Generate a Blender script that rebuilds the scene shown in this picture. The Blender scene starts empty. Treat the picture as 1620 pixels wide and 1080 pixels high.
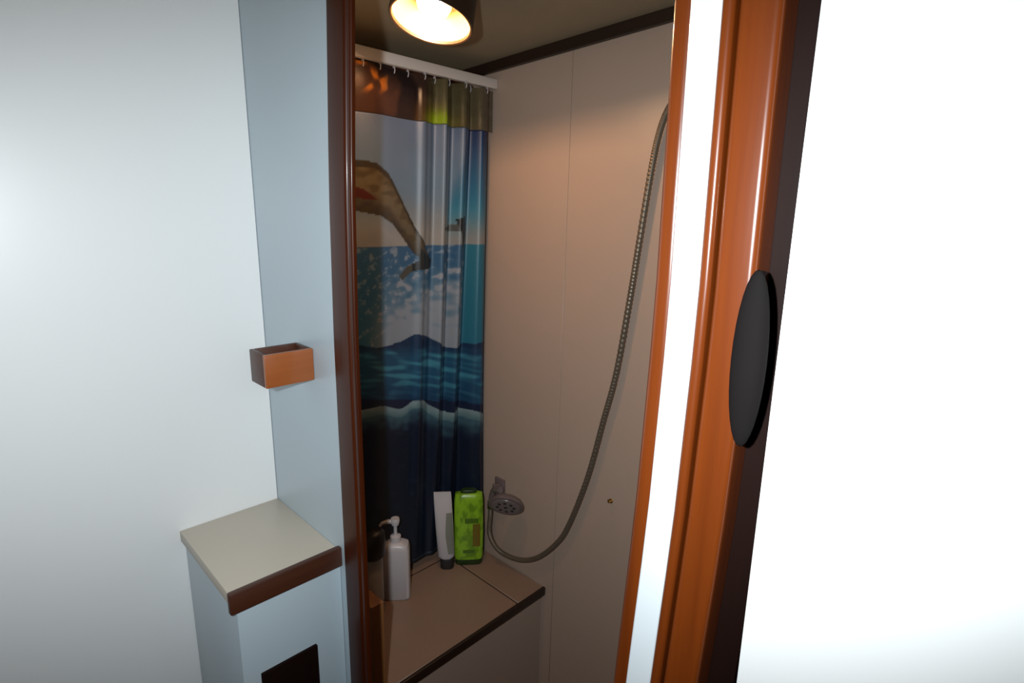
import bpy, bmesh, math, random
import numpy as np
from mathutils import Vector, Matrix
from mathutils import noise as mnoise
random.seed(4)
C = bpy.context.scene.collection
SC = bpy.context.scene

# ------------------------------------------------------------ camera
cam_d = bpy.data.cameras.new('camera'); cam = bpy.data.objects.new('camera', cam_d); C.objects.link(cam)
cam_d.sensor_fit = 'HORIZONTAL'; cam_d.sensor_width = 36; cam_d.lens = 888.0/1620*36; cam_d.clip_start = .02
R = Matrix(((0.704146438, 0.141817654, -0.695748192), (-0.709820688, 0.165749971, -0.684603197), (0.018231423, 0.975917363, 0.217377356)))
cam.matrix_world = Matrix.Translation((0, 0, 1.5)) @ R.to_4x4()
SC.camera = cam

# ------------------------------------------------------------ world, light, exposure
w = bpy.data.worlds.new('world'); SC.world = w; w.use_nodes = True
w.node_tree.nodes['Background'].inputs[0].default_value = (1.0, .93, .86, 1)
w.node_tree.nodes['Background'].inputs[1].default_value = .010
SC.view_settings.view_transform = 'Standard'; SC.view_settings.look = 'None'
SC.view_settings.gamma = 1; SC.view_settings.use_curve_mapping = False
SC.view_settings.exposure = 0.0
# the camera's flash, on a bracket beside the lens
fl = bpy.data.lights.new('camera_flash', 'SPOT'); fl.energy = 40; fl.spot_size = math.radians(98); fl.spot_blend = 1.0; fl.color = (.90, .97, 1.0); fl.shadow_soft_size = .012
flo = bpy.data.objects.new('camera_flash', fl); C.objects.link(flo); flo.matrix_world = Matrix.Translation((-.06, .088, 1.52)) @ (R @ Matrix.Rotation(math.radians(-2), 3, 'X')).to_4x4() @ Matrix.Diagonal((2.6, 1, 1, 1))

# ------------------------------------------------------------ materials
def s2l(c):
    return tuple(((v/255)/12.92 if v/255 <= .04045 else ((v/255+.055)/1.055)**2.4) for v in c)
def new_mat(name, col, rough=.5, metal=0., coat=0., spec=.5):
    m = bpy.data.materials.new(name); m.use_nodes = True
    b = m.node_tree.nodes['Principled BSDF']
    b.inputs['Base Color'].default_value = (*col, 1); b.inputs['Roughness'].default_value = rough
    b.inputs['Metallic'].default_value = metal; b.inputs['Coat Weight'].default_value = coat
    b.inputs['Coat Roughness'].default_value = .12; b.inputs['Specular IOR Level'].default_value = spec
    return m
def mottled(name, c1, c2, scale=(8, 8, 8), rough=.5, bump=.05, detail=4, **k):
    m = new_mat(name, c1, rough, **k); t = m.node_tree; n, l = t.nodes, t.links
    tc = n.new('ShaderNodeTexCoord'); mp = n.new('ShaderNodeMapping'); mp.inputs['Scale'].default_value = scale
    no = n.new('ShaderNodeTexNoise'); no.inputs['Scale'].default_value = 1; no.inputs['Detail'].default_value = detail
    mx = n.new('ShaderNodeMix'); mx.data_type = 'RGBA'; mx.inputs[6].default_value = (*c1, 1); mx.inputs[7].default_value = (*c2, 1)
    bp = n.new('ShaderNodeBump'); bp.inputs['Strength'].default_value = bump; bp.inputs['Distance'].default_value = .002
    l.new(tc.outputs['Object'], mp.inputs[0]); l.new(mp.outputs[0], no.inputs['Vector'])
    l.new(no.outputs['Fac'], mx.inputs[0]); l.new(mx.outputs[2], n['Principled BSDF'].inputs['Base Color'])
    l.new(no.outputs['Fac'], bp.inputs['Height']); l.new(bp.outputs[0], n['Principled BSDF'].inputs['Normal'])
    return m
def wood(name, c1, c2, axis='z', rough=.38, coat=.5):
    sc = {'z': (70, 70, 3), 'x': (3, 70, 70), 'y': (70, 3, 70)}[axis]
    m = mottled(name, c1, c2, sc, rough, .08, 6, coat=coat); return m
TEAK = wood('varnished_teak', (.19, .038, .004), (.080, .014, .002), 'z', .30, .7)
FRAME_DK = wood('dark_frame_wood', (.072, .0125, .0015), (.028, .005, .001), 'z', .40, .10)  # darker brown wood tone for the left casing and jamb
FRAME_DK.node_tree.nodes['Principled BSDF'].inputs['Specular IOR Level'].default_value = .22
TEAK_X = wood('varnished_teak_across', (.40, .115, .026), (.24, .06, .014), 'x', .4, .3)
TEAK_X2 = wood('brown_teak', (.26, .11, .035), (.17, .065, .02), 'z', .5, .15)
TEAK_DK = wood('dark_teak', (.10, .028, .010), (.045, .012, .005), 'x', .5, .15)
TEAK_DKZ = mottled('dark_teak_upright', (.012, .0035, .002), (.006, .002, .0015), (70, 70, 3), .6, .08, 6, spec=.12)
TRIMDK = wood('dark_stained_trim', (.022, .008, .003), (.012, .005, .002), 'y', .5, .1)
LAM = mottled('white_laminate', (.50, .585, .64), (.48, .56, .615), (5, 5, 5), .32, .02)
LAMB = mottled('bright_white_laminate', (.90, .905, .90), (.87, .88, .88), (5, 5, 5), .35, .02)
STRIP = mottled('white_gloss_strip', (.68, .73, .76), (.65, .70, .73), (9, 9, 9), .25, .02)
SHW = mottled('shower_wall_laminate', (.43, .322, .26), (.405, .302, .24), (4, 4, 4), .36, .03)
CEIL = mottled('ceiling_liner', (.36, .285, .185), (.33, .26, .17), (12, 12, 12), .7, .1)
BENCH = mottled('cream_laminate', (.275, .178, .128), (.255, .162, .114), (6, 6, 6), .42, .03)
CREAM = mottled('cream_counter', (.60, .52, .42), (.56, .49, .40), (6, 6, 6), .35, .02)
FLOORM = mottled('sole_boards', (.22, .10, .04), (.14, .06, .025), (3, 40, 40), .4, .05)
PVC = mottled('cream_plastic', (.72, .64, .58), (.68, .60, .54), (20, 20, 20), .4, .02)
BLACK = mottled('black_plastic', (.012, .011, .012), (.02, .018, .018), (30, 30, 30), .45, .03)
PULL = mottled('matte_black_paint', (.006, .005, .005), (.008, .006, .006), (30, 30, 30), .8, .02, spec=.1)
WHITEP = mottled('white_plastic', (.53, .49, .50), (.50, .465, .475), (30, 30, 30), .35, .02)
GREYP = mottled('grey_plastic', (.42, .36, .31), (.37, .32, .27), (30, 30, 30), .4, .02)
CHROME = new_mat('chrome', (.55, .53, .52), .22, 1.)
DULLM = mottled('hose_metal', (.21, .17, .125), (.15, .12, .09), (60, 60, 60), .42, .05); DULLM.node_tree.nodes['Principled BSDF'].inputs['Metallic'].default_value = .55
SHEAD = mottled('grey_shower_plastic', (.17, .13, .13), (.13, .10, .10), (40, 40, 40), .28, .02)
BRASS = new_mat('brass', (.55, .36, .14), .35, 1.)
CANM = mottled('bronze_lamp_can', (.030, .015, .007), (.020, .011, .005), (30, 30, 30), .4, .03)

# ------------------------------------------------------------ mesh helpers
def finish(name, bm, mat, parent=None, smooth=False, angle=None):
    bmesh.ops.recalc_face_normals(bm, faces=bm.faces)
    me = bpy.data.meshes.new(name); bm.to_mesh(me); bm.free()
    if smooth:
        for p in me.polygons: p.use_smooth = True
        if angle: me.set_sharp_from_angle(angle=math.radians(angle))
    if mat: me.materials.append(mat)
    o = bpy.data.objects.new(name, me); C.objects.link(o)
    if parent: o.parent = parent; o.matrix_parent_inverse = Matrix.Translation(-parent.location) if parent.type == 'EMPTY' else Matrix()
    return o
def add_box(bm, a, b, bev=0., seg=2):
    vs = bmesh.ops.create_cube(bm, size=1)['verts']
    for v in vs:
        v.co = Vector((a[i]+(b[i]-a[i])*(v.co[i]+.5) for i in range(3)))
    if bev:
        es = list({e for v in vs for e in v.link_edges})
        bmesh.ops.bevel(bm, geom=es, offset=bev, segments=seg, profile=.5, affect='EDGES')
def box(name, a, b, mat, parent=None, bev=0., seg=2):
    bm = bmesh.new(); add_box(bm, a, b, bev, seg)
    return finish(name, bm, mat, parent, smooth=bev > 0, angle=40)
def frame_of(t):
    t = t.normalized(); u = t.cross(Vector((0, 0, 1)) if abs(t.z) < .9 else Vector((1, 0, 0))).normalized()
    return u, t.cross(u).normalized()
def add_tube(bm, pts, rad, n=12, cap=True):
    pts = [Vector(p) for p in pts]; rings = []
    u = None
    for i, p in enumerate(pts):
        t = (pts[min(i+1, len(pts)-1)]-pts[max(i-1, 0)]).normalized()
        if u is None: u, v = frame_of(t)
        else:
            u = (u-t*u.dot(t)).normalized(); v = t.cross(u)
        r = rad[i] if hasattr(rad, '__len__') else rad
        rings.append([bm.verts.new(p+u*(r*math.cos(k*2*math.pi/n))+v*(r*math.sin(k*2*math.pi/n))) for k in range(n)])
    for a, b in zip(rings, rings[1:]):
        for k in range(n): bm.faces.new((a[k], a[(k+1) % n], b[(k+1) % n], b[k]))
    if cap: bm.faces.new(rings[0][::-1]); bm.faces.new(rings[-1])
def tube(name, pts, rad, mat, parent=None, n=12, cap=True):
    bm = bmesh.new(); add_tube(bm, pts, rad, n, cap); return finish(name, bm, mat, parent, True, 50)
def add_loft(bm, secs, n=28):
    """secs: (centre, half_w, half_d, exponent) superellipse sections up z; capped"""
    rings = []
    for (c, a, b, e) in secs:
        ring = []
        for k in range(n):
            th = 2*math.pi*k/n; cs, sn = math.cos(th), math.sin(th)
            ring.append(bm.verts.new((c[0]+a*math.copysign(abs(cs)**(2/e), cs), c[1]+b*math.copysign(abs(sn)**(2/e), sn), c[2])))
        rings.append(ring)
    for p, q in zip(rings, rings[1:]):
        for k in range(n): bm.faces.new((p[k], p[(k+1) % n], q[(k+1) % n], q[k]))
    bm.faces.new(rings[0][::-1]); bm.faces.new(rings[-1])
def loft(name, secs, mat, parent=None, n=28, rot=0, tilt=0):
    bm = bmesh.new(); add_loft(bm, secs, n)
    if rot: bmesh.ops.rotate(bm, verts=bm.verts, cent=(0, 0, 0), matrix=Matrix.Rotation(rot, 3, 'Z'))
    return finish(name, bm, mat, parent, True, 45)
def tag(o, label, cat, group=None):
    o['label'] = label; o['category'] = cat
    if group: o['group'] = group
    return o
def empty(name, loc, label, cat, group=None):
    o = bpy.data.objects.new(name, None); C.objects.link(o); o.location = loc; o.empty_display_size = .05
    return tag(o, label, cat, group)
def struct(o, label=None):
    o['kind'] = 'structure'
    if label: o['label'] = label
    return o
def child(o, par):
    o.parent = par
    if par.type == 'EMPTY': o.matrix_parent_inverse = Matrix.Translation(-par.location)
    return o
def catmull(pts, per=12):
    P = [Vector(p) for p in pts]; P = [P[0]*2-P[1]]+P+[P[-1]*2-P[-2]]; out = []
    for i in range(1, len(P)-2):
        for k in range(per):
            t = k/per; a, b, c, d = P[i-1:i+3]
            out.append(.5*((2*b)+(c-a)*t+(2*a-5*b+4*c-d)*t*t+(3*b-a-3*c+d)*t**3))
    out.append(P[-2]); return out

# ------------------------------------------------------------ the setting
XR, YB = 1.133, 1.33            # shower's right wall, back wall
XB0, XB1 = .450, .465           # bulkhead with the doorway
struct(box('floor', (-1.3, -1.3, -.03), (1.2, 1.4, 0), FLOORM), 'dark wooden cabin sole')
# ceiling, with a slight camber down toward the corner
bm = bmesh.new()
def cz(y): return 1.9105 + (.66-y)*.027 if y > .2 else 1.923
vv = []
for dz in (0, .03):
    for (x, y) in ((-1.3, -1.3), (1.2, -1.3), (1.2, .2), (1.2, 1.4), (-1.3, 1.4), (-1.3, .2)):
        vv.append(bm.verts.new((x, y, cz(y)+.012+dz)))
for q in ((0, 1, 2, 5), (5, 2, 3, 4), (6, 11, 8, 7), (11, 10, 9, 8)): bm.faces.new([vv[i] for i in q])
for i in range(6): bm.faces.new((vv[i], vv[(i+1) % 6], vv[(i+1) % 6+6], vv[i+6]))
struct(finish('ceiling', bm, CEIL), 'beige liner overhead in the shower')
# right wall of the shower: two laminate panels with an open seam
wr = struct(box('wall_right', (XR+.008, -.6, 0), (XR+.05, 1.4, 1.95), TRIMDK), 'pale laminate wall of two panels with a seam')
box('panel', (XR, .9284, 0), (XR+.008, 1.33, 1.92), SHW, wr, .0007, 1)
box('panel', (XR, -.55, 0), (XR+.008, .9275, 1.935), SHW, wr, .0007, 1)
wb = struct(box('wall_back', (.44, YB, 0), (XR+.05, YB+.05, 1.95), SHW), 'wall behind the shower curtain')
box('panel', (.466, YB-.012, 1.705), (XR-.001, YB, 1.89), TEAK_DK, wb, .002, 1)['label'] = 'dark teak board along the top of the back wall'
# bulkhead with the doorway: left piece, head and right piece
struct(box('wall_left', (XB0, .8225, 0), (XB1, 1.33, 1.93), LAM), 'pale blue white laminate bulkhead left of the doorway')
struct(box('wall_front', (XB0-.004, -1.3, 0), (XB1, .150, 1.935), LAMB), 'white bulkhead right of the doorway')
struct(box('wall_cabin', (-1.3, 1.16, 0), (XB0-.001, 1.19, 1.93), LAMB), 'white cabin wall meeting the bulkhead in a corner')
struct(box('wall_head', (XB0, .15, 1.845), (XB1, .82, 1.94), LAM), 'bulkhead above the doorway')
# dark trim where the right wall meets the ceiling
def zt(y): return 1.893+(1.210-y)*.0308
bm = bmesh.new(); vv = []
for y in (YB-.013, -.5):
    for (x, dz) in ((XR-.014, -.013), (XR-.001, -.013), (XR-.001, .013), (XR-.014, .013)):
        vv.append(bm.verts.new((x, y, zt(y)+dz)))
for q in ((0, 1, 2, 3), (7, 6, 5, 4), (0, 4, 5, 1), (1, 5, 6, 2), (2, 6, 7, 3), (3, 7, 4, 0)): bm.faces.new([vv[i] for i in q])
struct(finish('trim_1', bm, TRIMDK), 'dark strip along the top of the right wall')

# door frame -------------------------------------------------
door = bpy.data.objects.new('door_1', None); C.objects.link(door); door.location = (.45, .5, 0)
struct(door, 'narrow doorway framed in varnished teak')
def lean(z):                                    # the frame follows the hull: it leans and bows a little
    return float(np.interp(z, [0, .75, 1.05, 1.22, 1.42, 1.67, 1.95], [.050, .024, .011, .002, -.003, -.001, .002]))
def moulding(name, prof, mat, zr=(.0, 1.93), f=lean, n=28, parent=door):
    """prof: closed (x, y) outline swept up z, leaning with the frame"""
    bm = bmesh.new(); rings = []
    for i in range(n+1):
        z = zr[0]+(zr[1]-zr[0])*i/n
        rings.append([bm.verts.new((x, y+f(z), z)) for (x, y) in prof])
    m = len(prof)
    for a, b in zip(rings, rings[1:]):
        for k in range(m): bm.faces.new((a[k], a[(k+1) % m], b[(k+1) % m], b[k]))
    bm.faces.new(rings[0]); bm.faces.new(rings[-1][::-1])
    return finish(name, bm, mat, parent, True, 35)
def round_prof(x0, x1, y0, y1, r):
    """rectangle with its two outer corners (low x) rounded"""
    o = [(x1, y0), (x1, y1)]
    for k in range(7):
        a = math.pi/2*k/6; o.append((x0+r-r*math.sin(a), y1-r+r*math.cos(a)))
    for k in range(7):
        a = math.pi/2*k/6; o.append((x0+r-r*math.cos(a), y0+r-r*math.sin(a)))
    return o
nolean = lambda z: float(np.interp(z, [0, .62, 1.3, 1.535, 1.8], [.003, .002, .0, -.009, -.030]))
moulding('left_casing', round_prof(.437, .4495, .791, .8465, .006), FRAME_DK, f=nolean)
moulding('left_jamb', round_prof(.4385, .4460, .7785, .790, .0035), FRAME_DK, f=nolean)
moulding('inner_jamb', round_prof(.448, .470, .2475, .2665, .006), TEAK)
moulding('white_strip', round_prof(.441, .466, .2195, .2470, .003), STRIP)['label'] = 'glossy white strip between the teak mouldings'
moulding('right_casing', round_prof(.436, .466, .2085, .2190, .0045), TEAK)
moulding('right_casing', round_prof(.438, .466, .1735, .2065, .006), TEAK)
moulding('shaded_recess', [(.492, .150), (.492, .206), (.470, .206), (.4665, .1745), (.4665, .1502)], TEAK_DKZ)['label'] = 'dark recess beside the teak casing'  # stands in direct light; the recess's shade is put into its near-black colour
box('head_casing', (.438, .150, 1.845), (.4495, .84, 1.89), TEAK_X, door, .004)
bm = bmesh.new()                                  # black oval pull on the casing
bmesh.ops.create_uvsphere(bm, u_segments=28, v_segments=16, radius=1)
for v in bm.verts:
    v.co = Vector((.4375+v.co.x*.008*(1.0 if v.co.x < 0 else .2), .1680+v.co.y*.0140, 1.392+v.co.z*.072))
finish('pull', bm, PULL, door, True)['label'] = 'black oval pull'

# ------------------------------------------------------------ shower bench
bn = empty('shower_bench', (.80, 1.14, 0), 'cream laminate shower bench with dark front edge and hinged lid', 'bench')
ZB, YF = .421, .960
box('front_panel', (.600, YF+.012, .001), (XR-.001, YF+.024, ZB-.020), SHW, bn)
box('end_panel', (.600, YF+.024, .001), (.612, YB-.001, ZB-.020), SHW, bn)
box('lid', (.5975, YF+.004, ZB-.018), (1.0205, 1.2770, ZB), BENCH, bn, .0015, 1)
box('side_top', (1.0255, YF+.004, ZB-.018), (XR-.001, YB-.001, ZB-.0005), BENCH, bn, .0015, 1)
box('back_top', (.5975, 1.2830, ZB-.018), (1.0255, YB-.001, ZB-.0005), BENCH, bn, .0015, 1)
box('joint_backing', (.600, YF+.024, ZB-.026), (XR-.002, YB-.002, ZB-.0183), TRIMDK, bn)
box('joint_strip', (1.0208, YF+.006, ZB-.0180), (1.0252, YB-.004, ZB-.003), TRIMDK, bn)
box('joint_strip', (.5985, 1.2773, ZB-.0180), (1.0205, 1.2827, ZB-.003), TRIMDK, bn)
box('front_edge', (.5975, YF-.006, ZB-.024), (XR-.001, YF+.0035, ZB+.0012), TRIMDK, bn, .002)
tag(box('end_post', (.550, .955, 0), (.5825, 1.015, .665), TEAK_X2, None, .003), 'dark teak post at the left end of the shower bench', 'post')

# ------------------------------------------------------------ ceiling lamp
LC = Vector((.703, .918, 1.850))                 # centre of the opening
vdir = (Vector((0, 0, 1.5))-LC).normalized()
right = Vector((R[0][0], R[1][0], R[2][0])); up = Vector((R[0][1], R[1][1], R[2][1]))
mdir = Vector((0, 0, -1)); mdir = (mdir - vdir*mdir.dot(vdir)).normalized()
rgt = vdir.cross(mdir).normalized()
LN = (vdir*.47 + (mdir*.99-rgt*.20).normalized()*.883).normalized()    # gimbal tilted a little toward the door
lamp = empty('ceiling_lamp', LC, 'dark bronze round ceiling spotlight glowing warm above the shower', 'lamp')
LU, LV = frame_of(LN)
def ringz(bm, d, r, n=40): return [bm.verts.new(LC+LN*d+LU*(r*math.cos(2*math.pi*k/n))+LV*(r*math.sin(2*math.pi*k/n))) for k in range(n)]
def lathe(name, prof, mat, cap0=False, cap1=False):
    bm = bmesh.new(); rs = [ringz(bm, d, r) for d, r in prof]
    for a, b in zip(rs, rs[1:]):
        for k in range(40): bm.faces.new((a[k], a[(k+1) % 40], b[(k+1) % 40], b[k]))
    if cap0: bm.faces.new(rs[0])
    if cap1: bm.faces.new(rs[-1])
    return finish(name, bm, mat, lamp, True, 40)
lathe('can', [(-.085, .050), (-.083, .066), (-.070, .076), (0.000, .0785), (.002, .0765), (.001, .0735), (-.060, .0700), (-.068, .050)], CANM, True, True)
refl = mottled('lamp_reflector', (.40, .25, .11), (.38, .235, .10), (20, 20, 20), .35, .01)
lathe('reflector', [(-.004, .0728), (-.020, .0722), (-.040, .066), (-.055, .050), (-.060, .02)], refl, False, True)
bulbm = bpy.data.materials.new('lamp_glass'); bulbm.use_nodes = True
t = bulbm.node_tree; bs = t.nodes['Principled BSDF']
bs.inputs['Base Color'].default_value = (.9, .75, .55, 1); bs.inputs['Emission Color'].default_value = (1, .70, .36, 1); bs.inputs['Emission Strength'].default_value = 4.0
lathe('bulb', [(-.058, .014), (-.052, .020), (-.042, .030), (-.032, .033), (-.022, .029), (-.016, .018), (-.0135, .006)], bulbm, True, True)
box('mounting_plate', (LC.x-.045, LC.y-.045, 1.902), (LC.x+.045, LC.y+.045, 1.912), CANM, lamp, .004)
tube('stem', [tuple(LC-LN*.07), (LC.x, LC.y, 1.906)], .018, CANM, lamp)
ll = bpy.data.lights.new('lamp_light', 'POINT'); ll.energy = 6.2; ll.color = (1.0, .58, .30); ll.shadow_soft_size = .012
llo = bpy.data.objects.new('lamp_light', ll); C.objects.link(llo); llo.location = LC+LN*(-.0045); llo.parent = lamp
llo.matrix_parent_inverse = Matrix.Translation(-LC)

# ------------------------------------------------------------ curtain rail
tag(box('curtain_rail', (.4655, 1.186, 1.836), (XR-.0005, 1.204, 1.862), PVC, None, .004), 'cream plastic curtain rail above the printed shower curtain', 'rail')

# ------------------------------------------------------------ shower curtain
cur = empty('shower_curtain', (.87, 1.2, .5), 'blue sea print shower curtain with leaping dolphins and clear top', 'curtain')
def y_of(x, z):
    t = min(max((1.80-z)/1.35, 0), 1); y = 1.197+.098*t**1.2*(1-.75*sstep(1.03, 1.10, x))
    k = min(max((x-.84)/.12, 0), 1); k = k*k*(3-2*k)
    d = (1.72-z)
    ph = x-.055*min(max(d, 0), .8)*max(0, (x-.98))/.12*-.35
    f = .0135*math.sin(2*math.pi*(ph-.905)/.066)+.004*math.sin(2*math.pi*(ph-.9)/.031+1.0)
    f2 = .005*math.sin(2*math.pi*(x-.65)/.17+.6)
    edge = min(1, max(0, (1.105-x)/.02)); 
    y += f*k*(.35+.65*min(1, max(0, (z-.45)/.5)))*(.4+.6*edge)+f2*(1-k)
    return y
def x_shift(x, z):                               # right edge moves over as the cloth hangs back
    y = 1.197+.025*min(max((1.80-z)/1.35, 0), 1)**1.6
    k = min(max((x-.7)/.4, 0), 1)
    return x+k*min((y-1.197)*.9, .022)
def inpoly(px, py, poly):
    c = False; j = len(poly)-1
    for i in range(len(poly)):
        (xi, yi), (xj, yj) = poly[i], poly[j]
        if (yi > py) != (yj > py) and px < (xj-xi)*(py-yi)/(yj-yi)+xi: c = not c
        j = i
    return c
BODY = [(520, 292), (545, 264), (575, 247), (600, 253), (618, 272), (634, 304), (650, 340), (664, 372), (682, 408), (672, 416), (655, 398), (640, 374), (624, 351), (606, 337), (580, 329), (560, 318), (540, 312)]
FLUKE = [(664, 392), (686, 410), (684, 424), (666, 425), (652, 430), (640, 443), (635, 436), (646, 421), (662, 412)]
FIN = [(560, 283), (585, 293), (603, 312), (590, 311), (572, 304)]
TAIL2 = [(720, 347), (735, 343), (738, 372), (733, 396), (727, 374)]
BODY2 = [(699, 362), (716, 356), (730, 356), (731, 365), (712, 367)]
def nz(x, y, s, o=0): return mnoise.noise(Vector((x*s, y*s, o)))
def lerp(a, b, t):
    t = min(max(t, 0), 1); return tuple(a[i]+(b[i]-a[i])*t for i in range(3))
def sstep(a, b, x):
    t = min(max((x-a)/(b-a), 0), 1); return t*t*(3-2*t)
def print_col(x, z):
    """the flat print of the cloth, in a design grid"""
    u = (x-.763)/.337; q = (z+.305*u)/(1+.215*u)
    px = 605+u*162
    py = float(np.interp(-q, [-1.80, -1.728, -1.42, -1.187, -.995, -.59, -.3], [130, 180, 388, 540, 655, 880, 1040]))
    n1 = nz(px, py, .02); n2 = nz(px, py, .09, 3); n3 = nz(px*.35, py*1.6, .09, 5)
    if py < 388:                                   # sky
        c = lerp((100, 122, 164), (116, 148, 180), (py-180)/110)
        c = lerp(c, (182, 182, 180), sstep(285, 385, py+12*n1))
        right = sstep(-6, 8, px-738+.22*(py-215))
        c = lerp(c, lerp((14, 52, 112), (50, 150, 190), (py-215)/120), right*(1-sstep(310, 390, py))*.95)  # shading of the turned right fold, painted as deeper blue
        c = lerp(c, (70, 90, 110), .25*max(0, n1))
    elif py < 548+6*math.sin(px*.055)+10*sstep(640, 665, px)*-(1-sstep(680, 715, px)):   # sea with the splash
        c = lerp((62, 112, 158), (70, 135, 170), (py-388)/150)
        c = lerp(c, (50, 140, 170), sstep(735, 745, px))  # the same fold's painted tone, carried down through the sea
        spl = sstep(600, 650, px+.15*(py-400))*(1-sstep(728, 740, px))*sstep(395, 530, py+55*n2+25*n1)
        spl += .55*sstep(.10, .5, n2+nz(px, py, .25, 8)*.6)*(1-sstep(732, 742, px))
        c = lerp(c, (190, 196, 208), min(spl*1.15, 1)*.92)
    elif py < 640:                                 # rippled water
        c = lerp((44, 104, 144), (82, 168, 196), sstep(-.15, .45, n3+.35*n1))
        c = lerp((34, 66, 105), c, sstep(548, 572, py+8*n2))
        c = lerp(c, (30, 70, 112), sstep(600, 645, py+10*n2)*.75)
    else:
        crest = 657-16*math.exp(-((px-664)/18)**2)+4*math.sin(px*.09)
        if py < crest-2: c = (32, 48, 82)
        elif py < crest+12: c = lerp((170, 196, 202), (110, 150, 160), (py-crest)/12+.4*n2)
        else:
            c = lerp((84, 124, 140), (27, 40, 66), sstep(crest+10, crest+44, py+14*n2))
            c = lerp(c, (28, 52, 66), .5*sstep(720, 900, py))
            c = lerp(c, (44, 62, 84), .5*sstep(.25, .6, n2))
    if inpoly(px, py, BODY2): c = (96, 100, 100)
    if inpoly(px, py, TAIL2): c = (16, 22, 28)
    if inpoly(px, py, BODY):
        yt = float(np.interp(px, [545, 575, 600, 618, 634, 650, 664, 682], [264, 247, 253, 272, 304, 340, 372, 408]))
        yb = float(np.interp(px, [540, 560, 580, 606, 624, 640, 655, 672], [312, 318, 329, 337, 351, 374, 398, 416]))
        f = (py-yt)/max(yb-yt, 1)
        c = lerp((88, 72, 46), (120, 108, 84), sstep(.05, .35, f+.25*n2)); c = lerp(c, (70, 62, 54), sstep(.55, .97, f+.15*n2)); c = lerp(c, (88, 74, 52), .7*sstep(.1, .4, nz(px+py*.8, py-px*.5, .07, 4)))
        c = lerp(c, (95, 90, 86), sstep(640, 675, px)*.6)
        if f < .12: c = (58, 50, 38)
    if inpoly(px, py, FLUKE): c = (54, 60, 60) if px > 655 else (96, 96, 88)
    if inpoly(px, py, FIN): c = (96, 34, 26)
    return tuple(v*PRINT_GAIN for v in s2l(c))
PRINT_GAIN = .45
def cloth(name, z0, z1, nx, nzv, mat, painter=None, off=0., xr=(.585, 1.104)):
    verts, faces, cols = [], [], []
    for j in range(nzv+1):
        z = z0+(z1-z0)*j/nzv
        for i in range(nx+1):
            x = xr[0]+(xr[1]-xr[0])*i/nx
            verts.append((x_shift(x, z), y_of(x, z)+off, z))
            if painter: cols.append(painter(x, z))
    for j in range(nzv):
        for i in range(nx):
            a = j*(nx+1)+i; faces.append((a, a+1, a+nx+2, a+nx+1))
    me = bpy.data.meshes.new(name); me.from_pydata(verts, [], faces); me.update()
    for p in me.polygons: p.use_smooth = True
    if painter:
        at = me.color_attributes.new('print', 'FLOAT_COLOR', 'POINT')
        at.data.foreach_set('color', np.array([(*c[:3], c[3] if len(c) > 3 else 1) for c in cols], dtype=np.float32).ravel())
    me.materials.append(mat); o = bpy.data.objects.new(name, me); C.objects.link(o)
    o.parent = cur; o.matrix_parent_inverse = Matrix.Translation(-cur.location)
    so = o.modifiers.new('thickness', 'SOLIDIFY'); so.thickness = .0006; so.offset = 1
    return o
def print_mat(name, rough, alpha):
    m = bpy.data.materials.new(name); m.use_nodes = True; t = m.node_tree; b = t.nodes['Principled BSDF']
    a = t.nodes.new('ShaderNodeAttribute'); a.attribute_name = 'print'
    t.links.new(a.outputs['Color'], b.inputs['Base Color']); b.inputs['Roughness'].default_value = rough
    if alpha: t.links.new(a.outputs['Alpha'], b.inputs['Alpha'])
    no = t.nodes.new('ShaderNodeTexNoise'); no.inputs['Scale'].default_value = 900
    bp = t.nodes.new('ShaderNodeBump'); bp.inputs['Strength'].default_value = .05; bp.inputs['Distance'].default_value = .001
    t.links.new(no.outputs['Fac'], bp.inputs['Height']); t.links.new(bp.outputs[0], b.inputs['Normal'])
    return m
def ztop(x): return 1.727-.012*(x-.76)/.34
cloth('printed_cloth', .455, 1.725, 250, 420, print_mat('printed_curtain', .42, False), print_col)
def band_col(x, z):
    px = 605+(x-.763)/.337*162; k = (1.725-z)/.10
    n = nz(x, z, 38, 2); n2 = nz(x, z, 16, 7)
    c = lerp((66, 44, 36), (98, 88, 60), sstep(660, 690, px+12*n))
    c = lerp(c, (190, 112, 40), sstep(.05, .35, n)*(1-sstep(600, 640, px))*sstep(1.76, 1.79, z))  # warm amber reflections painted into the band's colour
    c = lerp(c, (30, 22, 24), .8*sstep(-.1, .3, n2)*(1-sstep(650, 690, px)))
    c = lerp(c, (120, 150, 20), math.exp(-((px-690)/20)**2-((z-1.735)/.025)**2))
    c = lerp(c, (110, 92, 78), sstep(740, 765, px)*.5)
    a = .74+.2*n2 if px < 700 else .62+.3*n
    return (*s2l(c), min(max(a, .35), .95))
cloth('clear_band', 1.7256, 1.832, 200, 40, print_mat('clear_curtain_band', .16, True), band_col, xr=(.585, 1.127))
hm = new_mat('curtain_hem', s2l((30, 40, 52)), .5)
cloth('hem', .449, .462, 180, 3, hm, None, -.0012)
x = .60; ri = 0
while x < 1.10:
    y = y_of(x, 1.824)
    bm = bmesh.new()
    add_tube(bm, [(x, y+.0035*math.cos(a)+.0, 1.829+.008*math.sin(a)) for a in [2*math.pi*k/12 for k in range(13)]], .0013, 6)
    finish('hook', bm, WHITEP, cur, True); x += .0415

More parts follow.
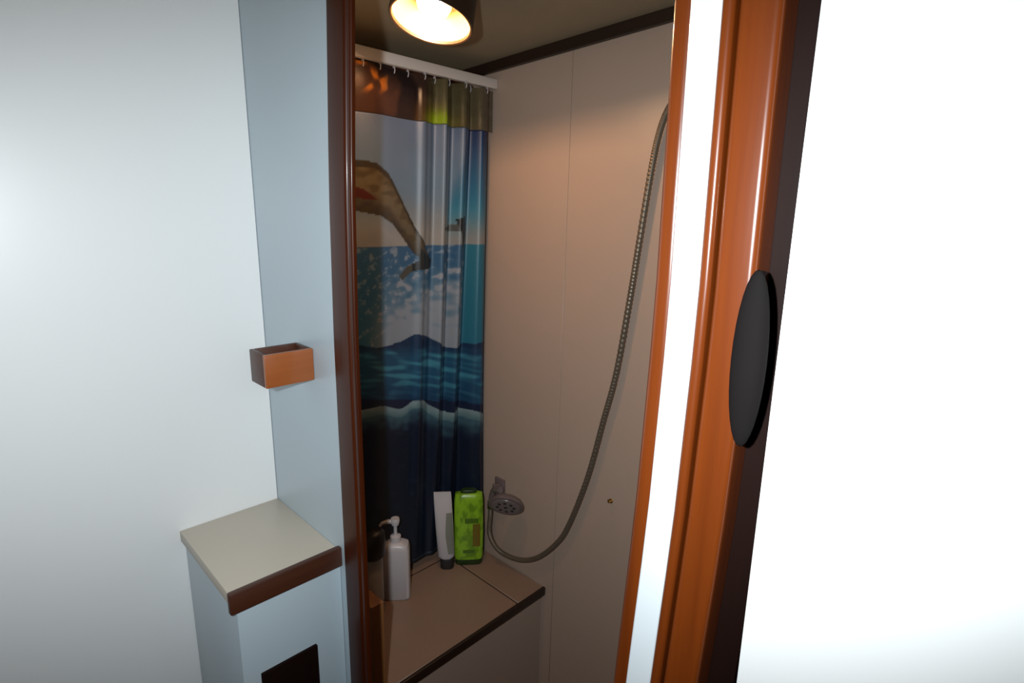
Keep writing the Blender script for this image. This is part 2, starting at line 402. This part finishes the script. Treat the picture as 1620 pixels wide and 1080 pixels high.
# ------------------------------------------------------------ bottles on the bench
Z0 = ZB+.0005
def pump_bottle(c, hw, hd, h, body_m, pump_m, rot, label, nozzle, cat='bottle', ph=.075):
    b = empty('pump_bottle', (c[0], c[1], Z0), label, cat)
    bm = bmesh.new()
    add_loft(bm, [((0, 0, 0), hw*.90, hd*.88, 5), ((0, 0, .004), hw, hd, 5), ((0, 0, h*.88), hw, hd, 5), ((0, 0, h*.95), hw*.93, hd*.93, 4), ((0, 0, h*.99), hw*.60, hd*.72, 3), ((0, 0, h), hw*.40, hd*.6, 2)])
    bmesh.ops.rotate(bm, verts=bm.verts, cent=(0, 0, 0), matrix=Matrix.Rotation(rot, 3, 'Z'))
    bmesh.ops.translate(bm, verts=bm.verts, vec=(c[0], c[1], Z0))
    finish('body', bm, body_m, b, True, 40)
    zc = Z0+h
    loft('collar', [((c[0], c[1], zc-.002), .0155, .0155, 2), ((c[0], c[1], zc+.016), .0150, .0150, 2), ((c[0], c[1], zc+.019), .010, .010, 2)], pump_m, b)
    tube('pump_stem', [(c[0], c[1], zc+.017), (c[0], c[1], zc+ph-.016)], .0050, pump_m, b)
    d = Vector((math.cos(nozzle), math.sin(nozzle), 0))
    p = Vector((c[0], c[1], zc+ph-.010))
    bm = bmesh.new()
    add_loft(bm, [((c[0], c[1], zc+ph-.020), .010, .010, 2), ((c[0], c[1], zc+ph-.006), .0135, .0135, 2), ((c[0], c[1], zc+ph), .0115, .0115, 2)], 20)
    add_tube(bm, [p, p+d*.020+Vector((0, 0, .002)), p+d*.036+Vector((0, 0, -.001)), p+d*.042+Vector((0, 0, -.009))], [.0075, .0065, .0052, .0042], 10)
    finish('pump_head', bm, pump_m, b, True, 45)
    return b
LEFT = math.radians(135)
pump_bottle((.795, 1.230), .038, .026, .176, WHITEP, WHITEP, math.radians(-40), 'white pump bottle on the left of the shower bench', math.radians(150), ph=.070)
b2 = empty('capped_bottle', (.716, 1.222, Z0), 'grey bottle with wide black cap half hidden behind door frame', 'bottle')
loft('body', [((.716, 1.222, Z0), .022, .022, 2.4), ((.716, 1.222, Z0+.004), .025, .025, 2.4), ((.716, 1.222, Z0+.158), .025, .025, 2.4), ((.716, 1.222, Z0+.168), .020, .020, 2.2)], GREYP, b2)
loft('cap', [((.716, 1.222, Z0+.1685), .030, .030, 2), ((.716, 1.222, Z0+.173), .034, .034, 2), ((.717, 1.221, Z0+.210), .033, .033, 2), ((.722, 1.217, Z0+.237), .026, .026, 2), ((.726, 1.214, Z0+.247), .012, .012, 2)], BLACK, b2)

# white tube standing on its black cap
tb = empty('shampoo_tube', (.984, 1.236, Z0), 'white tube with grey label standing on its black cap', 'bottle')
BOTS = 1.20
def rot_loft(name, secs, mat, par, c, rot, lean_v=(0, 0)):
    bm = bmesh.new(); add_loft(bm, secs)
    for v in bm.verts: v.co.z *= BOTS
    for v in bm.verts: v.co.x += lean_v[0]*v.co.z; v.co.y += lean_v[1]*v.co.z
    bmesh.ops.rotate(bm, verts=bm.verts, cent=(0, 0, 0), matrix=Matrix.Rotation(rot, 3, 'Z'))
    bmesh.ops.translate(bm, verts=bm.verts, vec=(c[0], c[1], Z0))
    return finish(name, bm, mat, par, True, 40)
RT = math.radians(-40)
tc_ = (.984, 1.236)
rot_loft('cap', [((0, 0, 0), .019, .014, 3), ((0, 0, .003), .021, .015, 3), ((0, 0, .026), .021, .015, 3), ((0, 0, .029), .019, .013, 3)], BLACK, tb, tc_, RT)
rot_loft('body', [((0, 0, .0285), .018, .013, 2.6), ((0, 0, .036), .026, .0155, 3), ((0, 0, .12), .0275, .0155, 3.4), ((0, 0, .185), .0275, .009, 4), ((0, 0, .200), .0270, .0035, 5), ((0, 0, .214), .0265, .0020, 6)], WHITEP, tb, tc_, RT, (-.05, 0))
glab = mottled('grey_label', (.24, .25, .21), (.19, .20, .16), (40, 40, 40), .5, .02)
bm = bmesh.new(); g = []
for j in range(11):
    zz = .045+.115*j/10; xl = .006+.013*abs(j/10-.45)**1.2; hw = .0276-.003*max(0, (j/10-.9))
    rowp = []
    for i in range(9):
        xx = xl-.004+(hw-.002-xl+.004)*i/8; dd = .0158*(1-min(1, abs(xx)/.0279)**3.2)**(1/3.2) if zz < .12 else float(np.interp(zz, [.12, .185], [.0158, .0093]))*(1-min(1, abs(xx)/.0279)**3.6)**(1/3.6)
        rowp.append(bm.verts.new((xx-.05*zz*BOTS, -dd-.0006, zz*BOTS)))
    g.append(rowp)
for a, b in zip(g, g[1:]):
    for i in range(8): bm.faces.new((a[i], a[i+1], b[i+1], b[i]))
bmesh.ops.rotate(bm, verts=bm.verts, cent=(0, 0, 0), matrix=Matrix.Rotation(RT, 3, 'Z'))
bmesh.ops.translate(bm, verts=bm.verts, vec=(tc_[0], tc_[1], Z0))
finish('label', bm, glab, tb, True)

# green bottle
gb = empty('green_bottle', (1.050, 1.209, Z0), 'bright green bottle with dark foot standing below the shower head', 'bottle')
gm = bpy.data.materials.new('green_print'); gm.use_nodes = True; t = gm.node_tree; n, l = t.nodes, t.links
b_ = n['Principled BSDF']; b_.inputs['Roughness'].default_value = .32
tc = n.new('ShaderNodeTexCoord'); mp = n.new('ShaderNodeMapping'); mp.inputs['Scale'].default_value = (45, 45, 28)
no = n.new('ShaderNodeTexNoise'); no.inputs['Scale'].default_value = 1; no.inputs['Detail'].default_value = 2
cr = n.new('ShaderNodeValToRGB'); cr.color_ramp.elements[0].position = .40; cr.color_ramp.elements[0].color = (.13, .26, .012, 1)
cr.color_ramp.elements[1].position = .56; cr.color_ramp.elements[1].color = (.24, .46, .02, 1)
l.new(tc.outputs['Object'], mp.inputs[0]); l.new(mp.outputs[0], no.inputs['Vector']); l.new(no.outputs['Fac'], cr.inputs[0]); l.new(cr.outputs[0], b_.inputs['Base Color'])
gdk = mottled('dark_green_plastic', (.018, .045, .006), (.012, .03, .004), (30, 30, 30), .4, .02)
gc = (1.050, 1.209)
rot_loft('foot', [((0, 0, 0), .040, .016, 4), ((0, 0, .004), .042, .018, 4), ((0, 0, .016), .043, .0185, 4)], gdk, gb, gc, RT)
rot_loft('body', [((0, 0, .0155), .042, .0175, 4), ((0, 0, .024), .0450, .019, 4), ((0, 0, .10), .0462, .020, 4), ((0, 0, .185), .0450, .019, 4), ((0, 0, .199), .042, .017, 4), ((0, 0, .203), .026, .012, 3)], gm, gb, gc, RT)
rot_loft('cap', [((0, 0, .202), .025, .0115, 3), ((0, 0, .208), .025, .0115, 3), ((0, 0, .211), .022, .010, 3)], gdk, gb, gc, RT)
# printed patch, brown and dark green
pat = mottled('brown_label', (.20, .085, .012), (.10, .14, .01), (60, 60, 60), .4, .02)
def patch(name, x0, x1, z0, z1, mat):
    bm = bmesh.new(); g = []
    for zz in np.linspace(z0, z1, 7):
        r_ = []
        for xx in np.linspace(x0, x1, 9):
            a_ = float(np.interp(zz, [.024, .10, .185], [.0450, .0462, .0450])); d_ = float(np.interp(zz, [.024, .10, .185], [.019, .020, .019]))
            r_.append(bm.verts.new((xx, -d_*(1-min(1, abs(xx)/a_)**4)**.25-.0005, zz*BOTS)))
        g.append(r_)
    for a, b in zip(g, g[1:]):
        for i in range(8): bm.faces.new((a[i], a[i+1], b[i+1], b[i]))
    bmesh.ops.rotate(bm, verts=bm.verts, cent=(0, 0, 0), matrix=Matrix.Rotation(RT, 3, 'Z'))
    bmesh.ops.translate(bm, verts=bm.verts, vec=(gc[0], gc[1], Z0))
    return finish(name, bm, mat, gb, True)
patch('label', .012, .036, .055, .120, pat)['label'] = 'brown and green printed label'
dgp = mottled('deep_green_print', (.075, .16, .008), (.06, .12, .006), (60, 60, 60), .4, .02)
patch('label', -.012, .030, .122, .136, dgp)['label'] = 'dark green printed bar'
patch('label', -.018, .018, .036, .046, dgp)['label'] = 'dark green printed bar near the foot'

# ------------------------------------------------------------ hand shower with its hose
hs = empty('hand_shower', (1.10, 1.10, .66), 'grey hand shower and ribbed metal hose looping along right wall', 'shower')
h0, h1 = Vector((1.106, 1.168, .628)), Vector((1.096, 1.115, .690))
tube('handle', catmull([h0, (1.105, 1.161, .655), (1.101, 1.144, .680), h1], 6), [.0085]*6+[.0095]*6+[.0105]*7, SHEAD, hs, 16)
hn = Vector((-.62, -.42, -.52)).normalized(); hc = Vector((1.075, 1.070, .664)); hu, hv = frame_of(hn)
def disc(name, prof, mat, n=32):
    bm = bmesh.new(); rs = []
    for d, r in prof: rs.append([bm.verts.new(hc+hn*d+hu*(r*math.cos(2*math.pi*k/n))+hv*(r*math.sin(2*math.pi*k/n))) for k in range(n)])
    for a, b in zip(rs, rs[1:]):
        for k in range(n): bm.faces.new((a[k], a[(k+1) % n], b[(k+1) % n], b[k]))
    bm.faces.new(rs[0][::-1]); bm.faces.new(rs[-1]); return finish(name, bm, mat, hs, True, 40)
disc('head', [(-.028, .014), (-.026, .026), (-.014, .045), (-.002, .053), (.003, .053), (.004, .049)], SHEAD)
disc('spray_plate', [(.0035, .043), (.0055, .042), (.006, .036)], mottled('spray_plate_grey', (.22, .18, .18), (.17, .14, .14), (50, 50, 50), .3, .02))
for k in range(9):
    rr, aa = (0, 0) if k == 0 else (.025, k*2*math.pi/8)
    cc = hc+hu*rr*math.cos(aa)+hv*rr*math.sin(aa)
    tube('nozzle', [cc+hn*.0058, cc+hn*.0078], .0045, BLACK, hs, 8)
def onx(y, z, x, x0=1.10): k = x/x0; return (x, y*k, 1.5+(z-1.5)*k)
hp = [tuple(h0), onx(1.163, .590, 1.108), onx(1.165, .517, 1.105), onx(1.121, .480, 1.112), onx(1.038, .489, 1.116), onx(.963, .531, 1.118), onx(.894, .608, 1.118), onx(.852, .685, 1.118), onx(.798, .844, 1.118), onx(.759, 1.011, 1.118), onx(.730, 1.139, 1.118), onx(.707, 1.309, 1.118), onx(.692, 1.439, 1.118), onx(.673, 1.601, 1.118), onx(.658, 1.683, 1.118), onx(.637, 1.730, 1.118), onx(.60, 1.762, 1.118)]
path = catmull(hp, 60)
tube('hose', path, [.0078 if (i % 4) < 2 else .0069 for i in range(len(path))], DULLM, hs, 10)
tube('hose_nut', [h0+Vector((0, .002, -.024)), h0+Vector((0, .0, .002))], [.0100, .0105], CHROME, hs, 6)
e = Vector(hp[-1]); tube('hose_end', [e+Vector((0, .012, -.006)), e+Vector((0, -.02, .010))], .0105, CHROME, hs, 10)
tube('wall_outlet', [(XR-.0005, e.y-.024, e.z+.012), (XR-.005, e.y-.024, e.z+.012)], [.022, .019], CHROME, hs, 20)
tube('outlet_elbow', catmull([(XR-.004, e.y-.024, e.z+.012), (XR-.012, e.y-.024, e.z+.012), (e.x, e.y-.018, e.z+.009)], 5), .0095, CHROME, hs, 12)
# holder on the wall
ho = empty('shower_holder', (XR-.001, 1.150, .672), 'small grey wall holder behind the hand shower', 'holder')
bm = bmesh.new(); add_box(bm, (XR-.009, 1.130, .645), (XR-.0005, 1.172, .705), .003); finish('back_plate', bm, SHEAD, ho, True, 40)
bm = bmesh.new(); add_box(bm, (1.1045, 1.140, .662), (XR-.0085, 1.162, .690), .003); finish('arm', bm, SHEAD, ho, True, 40)
# hook on the wall
hk = empty('wall_hook', (XR-.001, .744, .787), 'tiny brass hook on the right wall below the hose', 'hook')
tube('hook_plate', [(XR-.003, .744, .787), (XR-.0004, .744, .787)], .0060, BRASS, hk, 14)
tube('hook_peg', catmull([(XR-.002, .744, .787), (XR-.010, .744, .786), (XR-.013, .744, .790), (XR-.013, .744, .795)], 4), .0022, BRASS, hk, 8)

# ------------------------------------------------------------ vanity counter and rack, left of the doorway
va = empty('vanity_counter', (.36, 1.02, 0), 'small white vanity counter with cream top and teak edge', 'counter')
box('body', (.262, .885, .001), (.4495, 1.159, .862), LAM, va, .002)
box('countertop', (.255, .889, .862), (.4495, 1.159, .884), CREAM, va, .001)
box('edge_rail', (.250, .876, .855), (.4495, .8885, .894), TEAK_DK, va, .003)
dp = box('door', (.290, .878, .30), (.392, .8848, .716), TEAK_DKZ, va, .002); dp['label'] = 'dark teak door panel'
bm = bmesh.new(); add_tube(bm, [(.375, .878, .55), (.375, .866, .55)], [.004, .007], 12); finish('knob', bm, BRASS, dp, True, 40)
rk = empty('wall_rack', (.40, .98, 1.21), 'small open teak box rack on the left bulkhead', 'rack')
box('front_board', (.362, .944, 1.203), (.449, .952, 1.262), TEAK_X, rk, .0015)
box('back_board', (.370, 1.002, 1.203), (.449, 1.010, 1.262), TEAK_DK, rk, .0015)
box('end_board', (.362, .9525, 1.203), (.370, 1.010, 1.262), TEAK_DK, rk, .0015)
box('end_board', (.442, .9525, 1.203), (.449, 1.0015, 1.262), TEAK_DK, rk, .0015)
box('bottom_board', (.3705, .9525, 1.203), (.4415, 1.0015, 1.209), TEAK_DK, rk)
